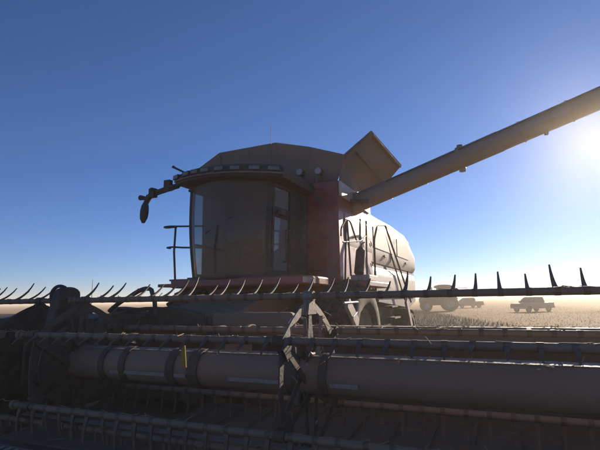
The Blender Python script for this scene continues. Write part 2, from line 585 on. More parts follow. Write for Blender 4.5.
BATS = {90: (radians(3), radians(50), 0.335), 30: (radians(186), radians(226), 0.145), -30: (radians(255), radians(285), 0.22),
        150: (radians(20), radians(-25), 0.22), 210: (radians(-70), radians(-110), 0.22), 270: (radians(-80), radians(-110), 0.22)}
TM = {k: tine_mesh('tine', curve_path(*v), 0.040, 0.011, 0.018, 0.007) for k, v in BATS.items()}
sections = [(-4.30, XL + 0.25), (-4.02, XR - 0.2)]
for si, (xa, xb) in enumerate(sections):
    lo, hi = min(xa, xb), max(xa, xb)
    for ang in BATS:
        y = RY - RR * cos(radians(ang))
        z = RZ + RR * sin(radians(ang))
        bat = MB()
        bat.tube([(lo, y, z), (hi, y, z)], 0.026, 12)
        for xe in (lo, hi):
            bat.tube([(xe - 0.02, y, z), (xe + 0.02, y, z)], 0.04, 12)
        bo = bat.build('reel_bat', HDARK, hd)
        bo['label'] = 'long round bat tube carrying the reel tines'
        if ang == -30:
            MB().plate([(lo + 0.05, y + 0.030, z - 0.088), (hi - 0.05, y + 0.030, z - 0.088), (hi - 0.05, y + 0.085, z - 0.078), (lo + 0.05, y + 0.085, z - 0.078)], 0.004).build('bat_strip', SPIDER, bo)
        xs = []
        x = lo + 0.09
        while x < hi - 0.05:
            xs.append(x)
            x += 0.163
        rest = MB()
        near = ang in (90, 30, -30)
        for x in xs:
            jx = x + random.uniform(-0.006, 0.006)
            rot = random.gauss(0, 0.085)
            tilt = random.gauss(0, 0.06)
            if near and x > -7.6:
                link_mesh('tine', TM[ang], bo, (jx, y, z), (rot, tilt * 0, tilt))
            else:
                src = TM[ang]
                rest.add([Vector((jx, y, z)) + Matrix.Rotation(rot, 3, 'X') @ q.co for q in src.vertices], [tuple(p.vertices) for p in src.polygons])
        if rest.v:
            ro = rest.build('tine_row', TINE, bo)
            ro['kind'] = 'stuff'
    tb = MB().tube([(lo, RY, RZ + 0.01), (hi, RY, RZ + 0.01)], 0.145, 32).build('reel_tube', TUBEM, hd)
    for xc, wc in ([(-3.17, 0.035), (-2.63, 0.04), (-2.40, 0.05), (-1.50, 0.05), (-1.25, 0.03), (-3.42, 0.03)] if si else [(-5.3, 0.05), (-6.1, 0.05)]):
        MB().revolve([(-wc, 0.146), (-wc, 0.162), (wc, 0.162), (wc, 0.146)], (xc, RY, RZ + 0.01), 'x', 28).build('tube_collar', NIGHT, tb)
    MB().plate([(lo + 0.02, RY - 0.055, RZ + 0.1475), (hi - 0.02, RY - 0.055, RZ + 0.1475), (hi - 0.02, RY + 0.035, RZ + 0.1605), (lo + 0.02, RY + 0.035, RZ + 0.1605)], 0.004).build('tube_rim_light', SPIDER, tb)  # added pale plate, stands in for the tube's sunlit top edge
    # added pale strips standing in for sky reflection on the tube front
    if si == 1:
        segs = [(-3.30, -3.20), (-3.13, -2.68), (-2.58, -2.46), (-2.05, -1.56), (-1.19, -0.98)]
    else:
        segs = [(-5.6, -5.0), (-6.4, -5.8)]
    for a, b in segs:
        MB().plate([(a, RY - 0.150, RZ - 0.050), (b, RY - 0.150, RZ - 0.050), (b, RY - 0.1525, RZ - 0.020), (a, RY - 0.1525, RZ - 0.020)], 0.004).build('tube_sky_glint', STRIPM, tb)

    # spiders
    for xs_ in ([-3.84, -1.40, 1.75] if si == 1 else [-4.50, -7.0, -9.6]):
        sp = MB()
        SM = SPIDER if xs_ > -2 else NIGHT  # sunlit tone painted on the right-hand spiders, shade tone on the others
        LOW = NIGHT  # shade painted into the arms and lower rim plates
        T = 0.012
        hub = (RY, RZ + 0.01)
        tips = []
        for ang in (90, 30, -30, -90, -150, 150):
            a = radians(ang)
            tips.append((RY - RR * cos(a), RZ + RR * sin(a), a))
        for (ty, tz, a) in tips:
            # arm made of two flats that splay from hub to bat
            for s in (-1, 1):
                py = -sin(a)
                pz = -cos(a)
                h0 = (hub[0] - cos(a) * 0.1 + py * s * 0.085, hub[1] + sin(a) * 0.1 + pz * s * 0.085)
                t0_ = (ty + cos(a) * 0.03 + py * s * 0.022, tz - sin(a) * 0.03 + pz * s * 0.022)
                sp.bar((xs_ + s * 0.014, h0[0], h0[1]), (xs_ + s * 0.014, t0_[0], t0_[1]), 0.012, 0.05, (0, cos(a + 1.57), 0.5), None, 0.035)
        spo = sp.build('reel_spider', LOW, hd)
        # curved rim plates between neighbouring bats
        for i in range(6):
            (y0, z0, a0), (y1, z1, a1) = tips[i], tips[(i + 1) % 6]
            outer, inner = [], []
            d = (a1 - a0 + pi) % (2 * pi) - pi
            for k in range(9):
                t = k / 8
                a = a0 + d * t
                ro_ = RR * (1.0 - 0.07 * (1 - (2 * t - 1) ** 2)) - 0.02
                wd = 0.055 + 0.05 * (2 * t - 1) ** 4
                outer.append((RY - ro_ * cos(a), RZ + ro_ * sin(a)))
                inner.append((RY - (ro_ - wd) * cos(a), RZ + (ro_ - wd) * sin(a)))
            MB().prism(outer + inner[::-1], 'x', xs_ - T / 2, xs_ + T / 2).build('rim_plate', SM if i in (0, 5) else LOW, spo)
        # bearing blocks
        for (ty, tz, a) in tips:
            bb = MB()
            bb.revolve([(-0.04, 0.027), (0.04, 0.027), (0.04, 0.040), (-0.04, 0.040)], (xs_, ty, tz), 'x', 14)
            q = [(ty + cos(a) * 0.03 - sin(a) * s * w - 0 , tz - sin(a) * 0.03 - cos(a) * s * w) for s, w in ((-1, 0.05), (1, 0.05))]
            q += [(ty + cos(a) * 0.14 - sin(a) * s * w, tz - sin(a) * 0.14 - cos(a) * s * w) for s, w in ((1, 0.085), (-1, 0.085))]
            bb.prism(q, 'x', xs_ - 0.025, xs_ + 0.025)
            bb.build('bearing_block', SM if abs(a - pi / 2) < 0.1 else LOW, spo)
        # inner U brace, seen through the arch
        u = MB()
        u.tube(rounded([(xs_ + 0.03, RY - 0.17, RZ + 0.44), (xs_ + 0.03, RY - 0.10, RZ + 0.16), (xs_ + 0.03, RY + 0.10, RZ + 0.16), (xs_ + 0.03, RY + 0.17, RZ + 0.44)], 0.08), 0.014, 8)
        u.build('brace', SM, spo)

# solid shields on the inner ends of the two reel halves
for xs_, rr in ((-4.47, 0.56), (-3.87, 0.42)):
    MB().prism([(RY - rr * (1 + 0.04 * cos(3 * a)) * cos(a), RZ + rr * sin(a) * (1 + 0.05 * cos(2 * a))) for a in [2 * pi * k / 26 for k in range(26)]], 'x', xs_ - 0.008, xs_ + 0.008).build('reel_end_shield', BLACK, hd)
MB().prism([(4.30, 1.32), (4.30, 1.40), (4.6, 1.46), (4.8, 1.44), (4.8, 1.32)], 'x', -10.0, -4.84).build('hose_cover', BLACK, hd, 0.02)

# centre reel arm, lift cylinder, bracket and hoses
arm = MB().bar((-4.16, 4.80, 1.33), (-4.16, 3.95, 1.40), 0.13, 0.17).bar((-4.16, 3.98, 1.41), (-4.16, 3.26, 1.08), 0.12, 0.16).build('reel_arm', DARK, hd, 0.015)
post = []
for k in range(9):
    a = pi * k / 8
    post.append((3.33 + 0.12 * cos(a), 1.70 + 0.07 * sin(a)))
MB().prism([(3.48, 0.98)] + post + [(3.13, 1.35), (3.10, 0.98)], 'x', -4.20, -4.08).build('bearing_bracket', BLACK, hd, 0.015)
MB().tube(rounded([(-4.26, 3.30, 1.30), (-4.29, 3.26, 1.72), (-4.22, 3.28, 1.79), (-4.12, 3.31, 1.76), (-4.08, 3.33, 1.55)], 0.07), 0.018, 8).build('hose', BLACK, hd)
MB().tube([(-4.42, 4.75, 1.00), (-4.42, 4.1, 1.16)], 0.045, 12).tube([(-4.42, 4.1, 1.16), (-4.42, 3.55, 1.22)], 0.024, 10).build('lift_cylinder', BRIGHT, hd)
MB().tube(arc((-4.46, 4.2, 1.50), (-4.33, 4.2, 1.60), (-4.16, 4.2, 1.66), 5)[:-1] + arc((-4.16, 4.2, 1.66), (-3.86, 4.2, 1.83), (-3.78, 4.2, 1.72), 7)[:-1] + [(-3.75, 4.2, 1.60), (-3.75, 4.22, 1.45)], 0.027, 10).build('hose', BLACK, hd)
MB().tube(arc((-4.10, 3.9, 1.46), (-3.80, 4.3, 1.62), (-3.45, 4.7, 1.40), 8), 0.022, 8).build('hose', BLACK, hd)
MB().tube(arc((-4.20, 4.0, 1.46), (-4.55, 4.4, 1.58), (-4.80, 4.7, 1.42), 8), 0.020, 8).build('hose', BLACK, hd)
# hydraulic manifold and guards around the feeder opening
mh = [(-4.75, 1.30), (-4.72, 1.46), (-4.58, 1.55), (-4.30, 1.53), (-4.15, 1.47), (-3.95, 1.53), (-3.72, 1.55), (-3.5, 1.50), (-3.34, 1.46), (-3.25, 1.30)]
MB().prism(mh, 'y', 4.42, 4.60).build('manifold_cover', BLACK, hd, 0.015)
MB().box(-4.62, -4.42, 4.30, 4.42, 1.28, 1.43).box(-4.36, -4.24, 4.34, 4.42, 1.30, 1.40).build('valve_block', DARK, hd, 0.01)
MB().box(-3.14, -2.10, 4.46, 4.62, 1.28, 1.47).build('side_cover', HDARK, hd, 0.05)
MB().box(-3.2, -1.9, 4.58, 4.635, 1.13, 1.22).build('cover_strip', GREY, hd, 0.005)
MB().plate([(-2.185, 2.735, 1.285), (-2.150, 2.735, 1.285), (-2.150, 2.755, 1.13), (-2.185, 2.755, 1.13)], 0.012).build('yellow_marker', YELLOW, hd)
# drive box beside the middle spider and sunlit hose clips
MB().tube(arc((-1.72, 3.6, 1.40), (-1.66, 3.6, 1.50), (-1.58, 3.6, 1.44), 6), 0.012, 8).build('hose_clip', BRIGHT, hd)
kb = MB().box(-1.50, -1.44, 3.18, 3.40, 0.82, 1.16).build('cam_box', DARK, hd, 0.015)
for (yy, zz) in ((3.2, 1.12), (3.36, 1.10), (3.24, 0.9), (3.3, 0.86)):
    MB().tube([(-1.44, yy, zz), (-1.42, yy, zz)], 0.016, 6).build('bolt', BRIGHT, kb)
kb = MB().box(-4.44, -4.40, 3.10, 3.46, 0.80, 1.25).build('cam_box', DARK, hd, 0.015)
for k in range(14):
    MB().tube([(-4.40, 3.12 + 0.32 * random.random(), 0.83 + 0.4 * random.random())] * 1 + [(-4.385, 3.28, 1.0)] if False else [(-4.40, 3.12 + 0.024 * k, 0.84 + 0.36 * ((k * 5) % 14) / 14), (-4.388, 3.12 + 0.024 * k, 0.84 + 0.36 * ((k * 5) % 14) / 14)], 0.011, 6).build('bolt', BRIGHT, kb)

# cut straw caught on the header
def straw_bits(n):
    mb = MB()
    for i in range(n):
        k = random.random()
        x = random.uniform(-7.0, 2.0)
        if k < 0.22:
            p = Vector((x, random.uniform(4.65, 4.79), 1.326))
        elif k < 0.5:
            a = radians(random.choice([90, 30, -30, 150]))
            p = Vector((x, RY - RR * cos(a) + random.uniform(-0.012, 0.012), RZ + RR * sin(a) + 0.027))
        elif k < 0.72:
            b = random.uniform(-0.5, 0.7)
            p = Vector((x, RY - 0.148 * sin(b), RZ + 0.01 + 0.148 * cos(b)))
        elif k < 0.96:
            y = random.uniform(3.15, 4.6)
            p = Vector((x, y, 0.325 + (y - 3.12) * 0.079))
        else:
            p = Vector((random.gauss(-1.4, 0.10), RY + random.uniform(-0.3, 0.3), RZ + random.uniform(-0.1, 0.5)))
        d = Vector((random.gauss(0, 1), random.gauss(0, 0.6), random.gauss(0, 0.16 if k < 0.96 else 0.8))).normalized()
        L = random.uniform(0.03, 0.14)
        mb.bar(p - d * L / 2, p + d * L / 2, 0.005, 0.004)
    return mb


st_ = straw_bits(1100).build('straw_litter', STRAW, hd)
st_['kind'] = 'stuff'

# ================================================================== COMBINE
cm = thing('combine_harvester', (-4.0, 8.5, 0.0), 'dusty red combine harvester with raised grain tank flap and extended unloading auger', 'combine')
CX = -4.0

# chassis, axle and feeder house
MB().box(-5.0, -3.0, 7.3, 14.4, 0.9, 1.55).build('chassis', DARK, cm, 0.04)
MB().tube([(-5.9, 7.6, 0.95), (-2.1, 7.6, 0.95)], 0.16, 14).build('front_axle', DARK, cm)
MB().tube([(-5.3, 13.0, 0.66), (-2.7, 13.0, 0.66)], 0.11, 12).build('rear_axle', DARK, cm)
fh = [(4.84, 0.42), (4.84, 1.28), (6.3, 1.70), (7.3, 1.76), (7.3, 0.95)]
MB().prism(fh, 'x', CX - 0.64, CX + 0.64).build('feeder_house', HDARK, cm, 0.03)
for s in (-1, 1):
    MB().tube([(CX + s * 0.72, 5.0, 0.62), (CX + s * 0.72, 6.1, 0.85)], 0.055, 12).tube([(CX + s * 0.72, 6.1, 0.85), (CX + s * 0.72, 7.3, 1.1)], 0.035, 10).build('feeder_lift_cylinder', DARK, cm)


def tyre_mesh(r, w, rim, lugs, lug_h):
    h = w / 2
    mb = MB()
    prof = [(-h * 0.8, rim), (-h, rim + (r - rim) * 0.3), (-h, r - 0.10), (-h * 0.86, r - 0.02), (-h * 0.4, r), (h * 0.4, r), (h * 0.86, r - 0.02), (h, r - 0.10), (h, rim + (r - rim) * 0.3), (h * 0.8, rim)]
    mb.revolve(prof, (0, 0, 0), 'x', 40)
    for k in range(lugs):
        for s in (-1, 1):
            a0 = 2 * pi * (k + (0.5 if s > 0 else 0)) / lugs
            a1 = a0 + 0.26
            p = (s * 0.02, (r + lug_h * .4) * cos(a0), (r + lug_h * .4) * sin(a0))
            q = (s * h * 0.98, (r - 0.03) * cos(a1), (r - 0.03) * sin(a1))
            mb.bar(p, q, 0.055, lug_h * 2, (0, cos((a0 + a1) / 2), sin((a0 + a1) / 2)))
    return mb.mesh('tyre', RUBBER)


def rim_mesh(r, w, material):
    h = w / 2
    mb = MB()
    mb.revolve([(-h, r * 0.98), (-h * 0.9, r), (h * 0.9, r), (h, r * 0.98), (h * 0.55, r * 0.86), (h * 0.2, r * 0.45), (h * 0.25, 0.02), (-h * 0.25, 0.02), (-h * 0.2, r * 0.45), (-h * 0.55, r * 0.86)], (0, 0, 0), 'x', 32)
    for k in range(8):
        a = 2 * pi * k / 8
        mb.tube([(-h * 0.3, r * 0.3 * cos(a), r * 0.3 * sin(a)), (h * 0.34, r * 0.3 * cos(a), r * 0.3 * sin(a))], 0.018, 6)
    return mb.mesh('rim', material)


TY1, RM1 = tyre_mesh(0.92, 0.62, 0.48, 20, 0.05), rim_mesh(0.485, 0.50, GALV)
TY2, RM2 = tyre_mesh(0.62, 0.46, 0.33, 18, 0.04), rim_mesh(0.335, 0.36, GALV)
for (x, y, z, ty, rm) in ((-5.55, 7.6, 0.965, TY1, RM1), (-2.45, 7.6, 0.965, TY1, RM1), (-5.35, 13.0, 0.655, TY2, RM2), (-2.65, 13.0, 0.655, TY2, RM2)):
    w = link_mesh('wheel', ty, cm, (x, y, z))
    link_mesh('rim', rm, w, (x, y, z))

# platform under the cab
MB().box(-4.98, -2.62, 5.92, 7.34, 1.82, 1.965).build('cab_platform', RED, cm, 0.03)
MB().box(-5.62, -4.98, 6.35, 7.2, 1.86, 1.915).build('side_step', RED, cm, 0.012)
MB().box(-5.28, -4.99, 6.25, 7.1, 1.955, 1.985).build('step_grating', DARK, cm, 0.004)
MB().box(-3.05, -2.02, 7.34, 8.9, 1.80, 1.90).build('ladder_platform', RED, cm, 0.02)

# grain tank body
MB().box(-5.45, -2.55, 7.36, 9.6, 1.56, 3.72).build('tank_body', RED, cm, 0.05)
MB().box(-2.546, -2.52, 7.42, 9.4, 3.42, 3.70).build('tank_side_panel', CREAM, cm, 0.008)
MB().box(-3.16, -2.80, 7.33, 7.357, 2.1, 3.55).build('front_panel', RED, cm, 0.01)

# rear body with side panels (panel by panel, joints recessed)
rear_prof = [(9.62, 1.55), (9.62, 3.52), (12.0, 3.56), (13.9, 3.50), (14.6, 3.36), (15.0, 3.0), (15.25, 2.2), (15.3, 1.5), (14.0, 1.3)]
MB().prism(rear_prof, 'x', -5.40, -2.68).build('rear_body', GREY, cm, 0.03)


def side_panel(y0, y1, prof_top, z0, material, x=-2.66, bulge=0.07):
    rings = []
    ny = 10
    for i in range(ny + 1):
        y = y0 + (y1 - y0) * i / ny
        zt = prof_top(y)
        ring = []
        for j in range(9):
            t = j / 8
            z = z0 + (zt - z0) * t
            ring.append((x + bulge * (1 - (2 * t - 1) ** 4) - 0.10 * max(0, t - 0.8) * 5 * t, y, z))
        rings.append(ring)
    mb = MB()
    vs = [p for r in rings for p in r] + [(x - 0.03, p[1], p[2]) for r in rings for p in r]
    m = 9
    N = (ny + 1) * m
    fs = []
    for i in range(ny):
        for j in range(m - 1):
            a = i * m + j
            fs.append((a, a + m, a + m + 1, a + 1))
            fs.append((N + a, N + a + 1, N + a + m + 1, N + a + m))
    for i in range(ny):
        for j in (0, m - 1):
            a = i * m + j
            fs.append((a, a + m, N + a + m, N + a))
    for j in range(m - 1):
        for i in (0, ny):
            a = i * m + j
            fs.append((a, a + 1, N + a + 1, N + a))
    mb.add(vs, fs)
    return mb.build('side_panel', material, cm)


def ztop(y):
    if y < 13.6:
        return 3.50 + 0.03 * sin((y - 7) * 0.5)
    return 3.50 - 0.62 * ((y - 13.6) / 1.6) ** 2


side_panel(7.72, 9.55, lambda y: 3.36, 2.45, CREAM, -2.60)
side_panel(9.58, 12.0, ztop, 2.42, CREAM)
side_panel(12.03, 15.0, lambda y: ztop(y), 2.42, CREAM)
for y0, y1 in ((7.72, 9.55), (9.58, 12.0), (12.03, 14.9)):
    sp_ = side_panel(y0, y1, lambda y: 2.395, 1.62, CREAM, -2.60 if y0 < 9 else -2.655, 0.05)
    sp_['label'] = 'pale lower side panel'
    sp_.name = 'lower_side_panel'
SCREEN = mat('tan_screen', (0.50, 0.405, 0.325), 0.55, 0, (0.45, 0.36, 0.285), 1.5, 0.9, 0.05, 30, dust=0.15)
for y0, y1 in ((9.85, 11.75), (12.3, 13.9)):
    MB().box(-2.592, -2.578, y0, y1, 2.74, 3.22).build('screen_panel', SCREEN, cm, 0.004)
for y in (8.6, 10.8, 13.4):
    MB().bar((-2.545 if y < 9 else -2.585, y, 2.62), (-2.545 if y < 9 else -2.585, y + 0.22, 2.62), 0.03, 0.05).build('panel_latch', BLACK, cm)
# engine deck rail, exhaust and dark hardware above the side panels
MB().box(-2.95, -2.64, 7.66, 9.4, 3.365, 3.41).build('side_deck', DARK, cm, 0.01)
MB().tube([(-3.4, 11.2, 3.5), (-3.4, 11.2, 4.05), (-3.34, 11.05, 4.2)], 0.07, 12).build('exhaust_stack', BRIGHT, cm)
MB().box(-4.9, -3.1, 10.2, 12.6, 3.5, 3.72).build('engine_hood', DARK, cm, 0.05)

# open grain tank extension: front cover, side flaps, rear flap
cov = [(-5.40, 7.55, 3.74), (-2.62, 7.55, 3.74), (-2.37, 7.30, 4.10), (-3.74, 7.30, 4.55), (-5.01, 7.30, 4.54), (-5.49, 7.30, 4.31)]
front = MB()
front.plate([(-5.40, 7.56, 3.70), (-2.62, 7.56, 3.70), (-2.37, 7.32, 4.11), (-3.05, 7.31, 4.36), (-3.74, 7.30, 4.55), (-5.01, 7.30, 4.54), (-5.49, 7.31, 4.30)], -0.035)
fo = front.build('tank_front_cover', TANK, cm)
for k, (xa, zt) in enumerate(((-5.0, 4.5), (-4.35, 4.5), (-3.74, 4.5), (-3.05, 4.31))):
    MB().bar((xa, 7.50, 3.76), (xa, 7.285, zt - 0.01), 0.05, 0.02, (0, 1, 0.4)).build('rib', TANK, fo)
flap = MB()
flap.plate([(-2.50, 7.50, 4.13), (-2.04, 8.00, 4.736), (-1.80, 9.50, 4.44), (-2.58, 9.62, 3.70)], 0.03)
fl = flap.build('tank_side_flap', TANK, cm)
fl['label'] = 'square tank flap standing up at a slant'
for a, b in (((-2.47, 7.58, 4.15), (-2.07, 8.0, 4.66)), ((-2.06, 8.06, 4.69), (-1.84, 9.46, 4.40)), ((-2.33, 7.87, 4.32), (-2.16, 9.50, 4.06))):
    MB().bar(Vector(a) + Vector((0.02, -0.015, -0.012)), Vector(b) + Vector((0.02, -0.015, -0.012)), 0.04, 0.03).build('rib', TANK, fl)
flap = MB()
flap.plate([(-5.42, 7.70, 3.74), (-5.42, 9.5, 3.74), (-6.0, 9.3, 4.3), (-6.0, 7.95, 4.3)], 0.03)
flap.build('tank_side_flap', TANK, cm)
MB().plate([(-5.35, 9.58, 3.74), (-2.65, 9.58, 3.74), (-2.9, 9.9, 4.3), (-5.1, 9.9, 4.3)], 0.03).build('tank_rear_flap', TANK, cm)
MB().plate([(-2.575, 7.57, 3.69), (-2.505, 7.505, 4.12), (-2.575, 9.60, 3.69)], 0.012).build('tank_corner_canvas', TANK, cm)
MB().plate([(-2.62, 7.545, 3.70), (-2.50, 7.50, 4.12), (-2.38, 7.33, 4.09)], 0.012).build('tank_corner_canvas', TANK, cm)
for x in (-3.9, -4.6):
    MB().tube([(x, 8.2, 3.7), (x, 8.5, 4.2)], 0.03, 8).build('bubble_auger_brace', DARK, cm)

# cab -----------------------------------------------------------------
LEAN = -0.055     # the cab roof sits a little higher on its right-hand side


def arc_outline(hw, yf, bow, yr, z, n=14):
    pts = []
    for i in range(n + 1):
        s = -1 + 2 * i / n
        pts.append((CX + hw * s, yf - bow * (1 - s * s), z + LEAN * hw * s))
    pts += [(CX + hw * 0.98, yr, z + LEAN * hw), (CX - hw * 0.98, yr, z - LEAN * hw)]
    return pts


roof = MB().loft([arc_outline(0.92, 6.06, 0.26, 7.34, 3.505), arc_outline(1.03, 6.04, 0.30, 7.34, 3.54), arc_outline(1.05, 6.04, 0.32, 7.34, 3.63),
                  arc_outline(1.03, 6.06, 0.31, 7.34, 3.70), arc_outline(0.96, 6.12, 0.28, 7.34, 3.755), arc_outline(0.80, 6.25, 0.25, 7.34, 3.80)])
rf = roof.build('cab_roof', BLACK, cm)
band = MB()
rings = []
for i in range(15):
    s = -1 + 2 * i / 14
    x, y = CX + 1.053 * s, 6.037 - 0.32 * (1 - s * s)
    zl = LEAN * (x - CX)
    rings.append([(x, y, 3.575 + zl), (x, y - 0.012, 3.575 + zl), (x, y - 0.012, 3.60 + zl), (x, y, 3.60 + zl)])
band.loft(rings)
band.build('visor_strip', HDARK, rf)
for s in (-0.93, -0.62, -0.40, -0.18, 0.08, 0.34, 0.62, 0.88):
    x, y = CX + 1.05 * s, 6.045 - 0.32 * (1 - s * s) - 0.012
    lw = 0.075
    dy = 0.64 * s / 1.05 * lw
    za, zb = 3.655 + LEAN * (x - lw - CX), 3.655 + LEAN * (x + lw - CX)
    lamp = MB().bar((x - lw - 0.01, y - dy, za), (x + lw + 0.01, y + dy, zb), 0.035, 0.075).build('work_light', BLACK, rf)
    MB().bar((x - lw, y - dy - 0.018, za), (x + lw, y + dy - 0.018, zb), 0.012, 0.052).build('lens', LENS, lamp)
# lights on the tank corner right of the cab
for (x, z) in ((-3.20, 3.88), (-2.84, 3.85)):
    lamp = MB().revolve([(0, 0.0), (0.0, 0.075), (-0.10, 0.06), (-0.12, 0.0)], (x, 7.30, z), 'y', 16).build('work_light', BLACK, cm)
    MB().revolve([(-0.125, 0.0), (-0.125, 0.055), (-0.10, 0.062), (-0.10, 0.0)], (x, 7.30, z), 'y', 16).build('lens', GALV, lamp)
    MB().box(x - 0.02, x + 0.02, 7.22, 7.37, 3.70, z - 0.06).build('bracket', DARK, lamp)
MB().box(-2.90, -2.84, 7.27, 7.356, 3.28, 3.42).build('marker_light', DARK, cm, 0.01)
# beacon stub and antenna
MB().tube([(-4.78, 5.98, 3.76), (-4.92, 5.90, 3.84), (-4.97, 5.88, 3.87)], [0.018, 0.018, 0.026], 8).build('aerial_stub', BLACK, rf)
MB().tube([(-3.62, 6.9, 3.8), (-3.62, 6.9, 4.75)], [0.008, 0.004], 6).build('aerial', BLACK, rf)

# windscreen and frame
def wpt(s, t, off=0.0):
    hw = 0.70 + 0.07 * t
    y = 6.16 - 0.30 * (1 - s * s) - 0.06 * sin(pi * t) + 0.02 * (1 - t)
    return (CX + (hw + off * 0.3) * s, y - off, 1.97 + 1.54 * t)


mb = MB()
ns, ntt = 18, 8
vs = [wpt(-1 + 2 * i / ns, j / ntt) for j in range(ntt + 1) for i in range(ns + 1)]
fs = [(j * (ns + 1) + i, j * (ns + 1) + i + 1, (j + 1) * (ns + 1) + i + 1, (j + 1) * (ns + 1) + i) for j in range(ntt) for i in range(ns)]
ws = mb.add(vs, fs).build('windscreen', WINDSCREEN, cm)
for s in (-1, 1):
    MB().tube([wpt(s, j / 8, -0.02) for j in range(9)], 0.045, 10).build('cab_pillar', BLACK, cm)
    MB().tube([(CX + s * 0.80, 7.28, 1.97), (CX + s * 0.85, 7.28, 3.5)], 0.06, 10).build('cab_pillar', BLACK, cm)
MB().tube([wpt(-1 + 2 * i / 14, 0.0, -0.005) for i in range(15)], 0.03, 8).build('windscreen_sill', BLACK, cm)
MB().tube([wpt(-0.1, 0.03, 0.02), wpt(-0.05, 0.3, 0.025), wpt(0.02, 0.52, 0.02)], 0.010, 6).bar(wpt(-0.32, 0.45, 0.012), wpt(0.34, 0.60, 0.012), 0.012, 0.02).build('wiper', BLACK, ws)

# left window (image left) and door (image right)
lw_ = MB().add([(CX - 0.71, 6.22, 2.02), (CX - 0.79, 7.24, 2.02), (CX - 0.84, 7.24, 3.48), (CX - 0.77, 6.20, 3.48)], [(0, 1, 2, 3)]).build('side_window', GLASS, cm)
MB().bar((CX - 0.72, 6.22, 2.02), (CX - 0.80, 7.24, 2.02), 0.05, 0.07).bar((CX - 0.735, 6.22, 2.55), (CX - 0.815, 7.24, 2.55), 0.03, 0.04).build('window_frame', BLACK, lw_)


def dpt(y, z):      # point on the door plane
    t = (z - 1.97) / 1.53
    k = (y - 6.18) / 1.1
    return (CX + 0.71 + 0.07 * t + 0.09 * k * (1 - 0.2 * t), y, z)


door = MB()
for a, b, w in (((6.24, 1.98), (6.20, 3.46), 0.07), ((6.96, 1.98), (6.96, 3.46), 0.50), ((6.2, 3.44), (7.2, 3.44), 0.08), ((6.2, 2.02), (7.2, 2.02), 0.10), ((6.2, 3.0), (7.2, 3.0), 0.16)):
    door.bar(dpt(*a), dpt(*b), 0.045, w, (0, 1, 0) if a[0] == b[0] or abs(a[1] - b[1]) > 1 else (0, 0, 1))
do = door.build('door', BLACK, cm)
do['label'] = 'black framed cab door with an upper and a lower glass'
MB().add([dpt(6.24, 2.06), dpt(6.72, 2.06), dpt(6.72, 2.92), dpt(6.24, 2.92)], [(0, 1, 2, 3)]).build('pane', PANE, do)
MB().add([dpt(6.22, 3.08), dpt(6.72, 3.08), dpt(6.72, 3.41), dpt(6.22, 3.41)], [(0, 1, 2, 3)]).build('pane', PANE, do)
hx = CX + 0.83
MB().tube(rounded([(hx + 0.0, 6.45, 2.20), (hx + 0.05, 6.45, 2.20), (hx + 0.05, 6.45, 2.72), (hx + 0.05, 6.68, 2.72), (hx + 0.05, 6.68, 2.20), (hx, 6.68, 2.20)], 0.04), 0.013, 8).build('handle', BLACK, do)
MB().box(-3.19, -3.12, 6.3, 6.45, 2.95, 3.03).build('door_latch', DARK, do)

# cab interior
MB().box(CX - 0.78, CX + 0.78, 7.27, 7.33, 1.97, 3.5).build('cab_rear_wall', SEATM, cm)
MB().box(CX - 0.74, CX + 0.74, 6.05, 7.3, 1.966, 1.99).build('cab_floor', BLACK, cm)
MB().box(CX - 0.8, CX + 0.8, 6.1, 7.3, 3.46, 3.495).build('cab_headliner', SEATM, cm)
seat = MB().box(CX - 0.26, CX + 0.26, 6.60, 7.08, 2.40, 2.54).box(CX - 0.17, CX + 0.17, 6.7, 7.0, 1.99, 2.40).build('operator_seat', SEATM, cm, 0.05)
MB().plate([(CX - 0.25, 7.00, 2.50), (CX + 0.25, 7.00, 2.50), (CX + 0.21, 7.12, 3.16), (CX - 0.21, 7.12, 3.16)], 0.12).build('backrest', SEATM, seat, 0.04)
MB().box(CX + 0.30, CX + 0.44, 6.5, 7.05, 2.62, 2.70).build('armrest', BLACK, seat, 0.02)
st = MB().tube([(CX, 6.28, 1.99), (CX, 6.42, 2.66)], 0.05, 10).build('steering_column', BLACK, cm)
sw = MB()
sw.tube([(CX + 0.19 * cos(a), 6.42 + 0.15 * sin(a) + 0.02, 2.69 - 0.11 * sin(a) * -1) for a in [2 * pi * k / 20 for k in range(21)]], 0.016, 8)
sw.build('steering_wheel', BLACK, st)
MB().box(CX + 0.42, CX + 0.68, 6.38, 6.42, 2.62, 2.84).build('monitor', BLACK, cm, 0.01)

# mirror on its arm, image left
ma = MB()
ma.tube([(-4.90, 6.12, 3.62), (-5.28, 6.16, 3.605), (-5.62, 6.2, 3.56), (-5.80, 6.2, 3.50)], 0.036, 10)
ma.tube([(-5.02, 6.12, 3.57), (-5.30, 6.16, 3.545), (-5.62, 6.2, 3.51)], 0.02, 8)
ma.tube([(-5.05, 6.12, 3.60), (-5.12, 6.1, 3.53), (-5.22, 6.12, 3.56)], 0.010, 6)
ma.box(-5.37, -5.24, 6.13, 6.22, 3.55, 3.74)
ma.box(-5.72, -5.60, 6.14, 6.24, 3.47, 3.63)
ma.tube([(-5.64, 6.16, 3.62), (-5.72, 6.2, 3.52), (-5.84, 6.22, 3.40)], 0.05, 10)
ma.tube([(-5.80, 6.2, 3.47), (-5.97, 6.2, 3.50)], [0.03, 0.05], 8)
mo = ma.build('mirror_arm', BLACK, cm)
mirror = MB()
rings = []
for k, (w, d) in enumerate(((0.03, 0.02), (0.075, 0.05), (0.088, 0.06), (0.088, 0.06), (0.078, 0.05), (0.03, 0.02))):
    z = 3.42 - 0.40 * (k / 5)
    cx_ = -5.84 - 0.03 * (k / 5)
    rings.append([(cx_ + w * cos(a), 6.2 + d * sin(a), z) for a in [2 * pi * q / 14 for q in range(14)]])
mirror.loft(rings).build('mirror', BLACK, mo)

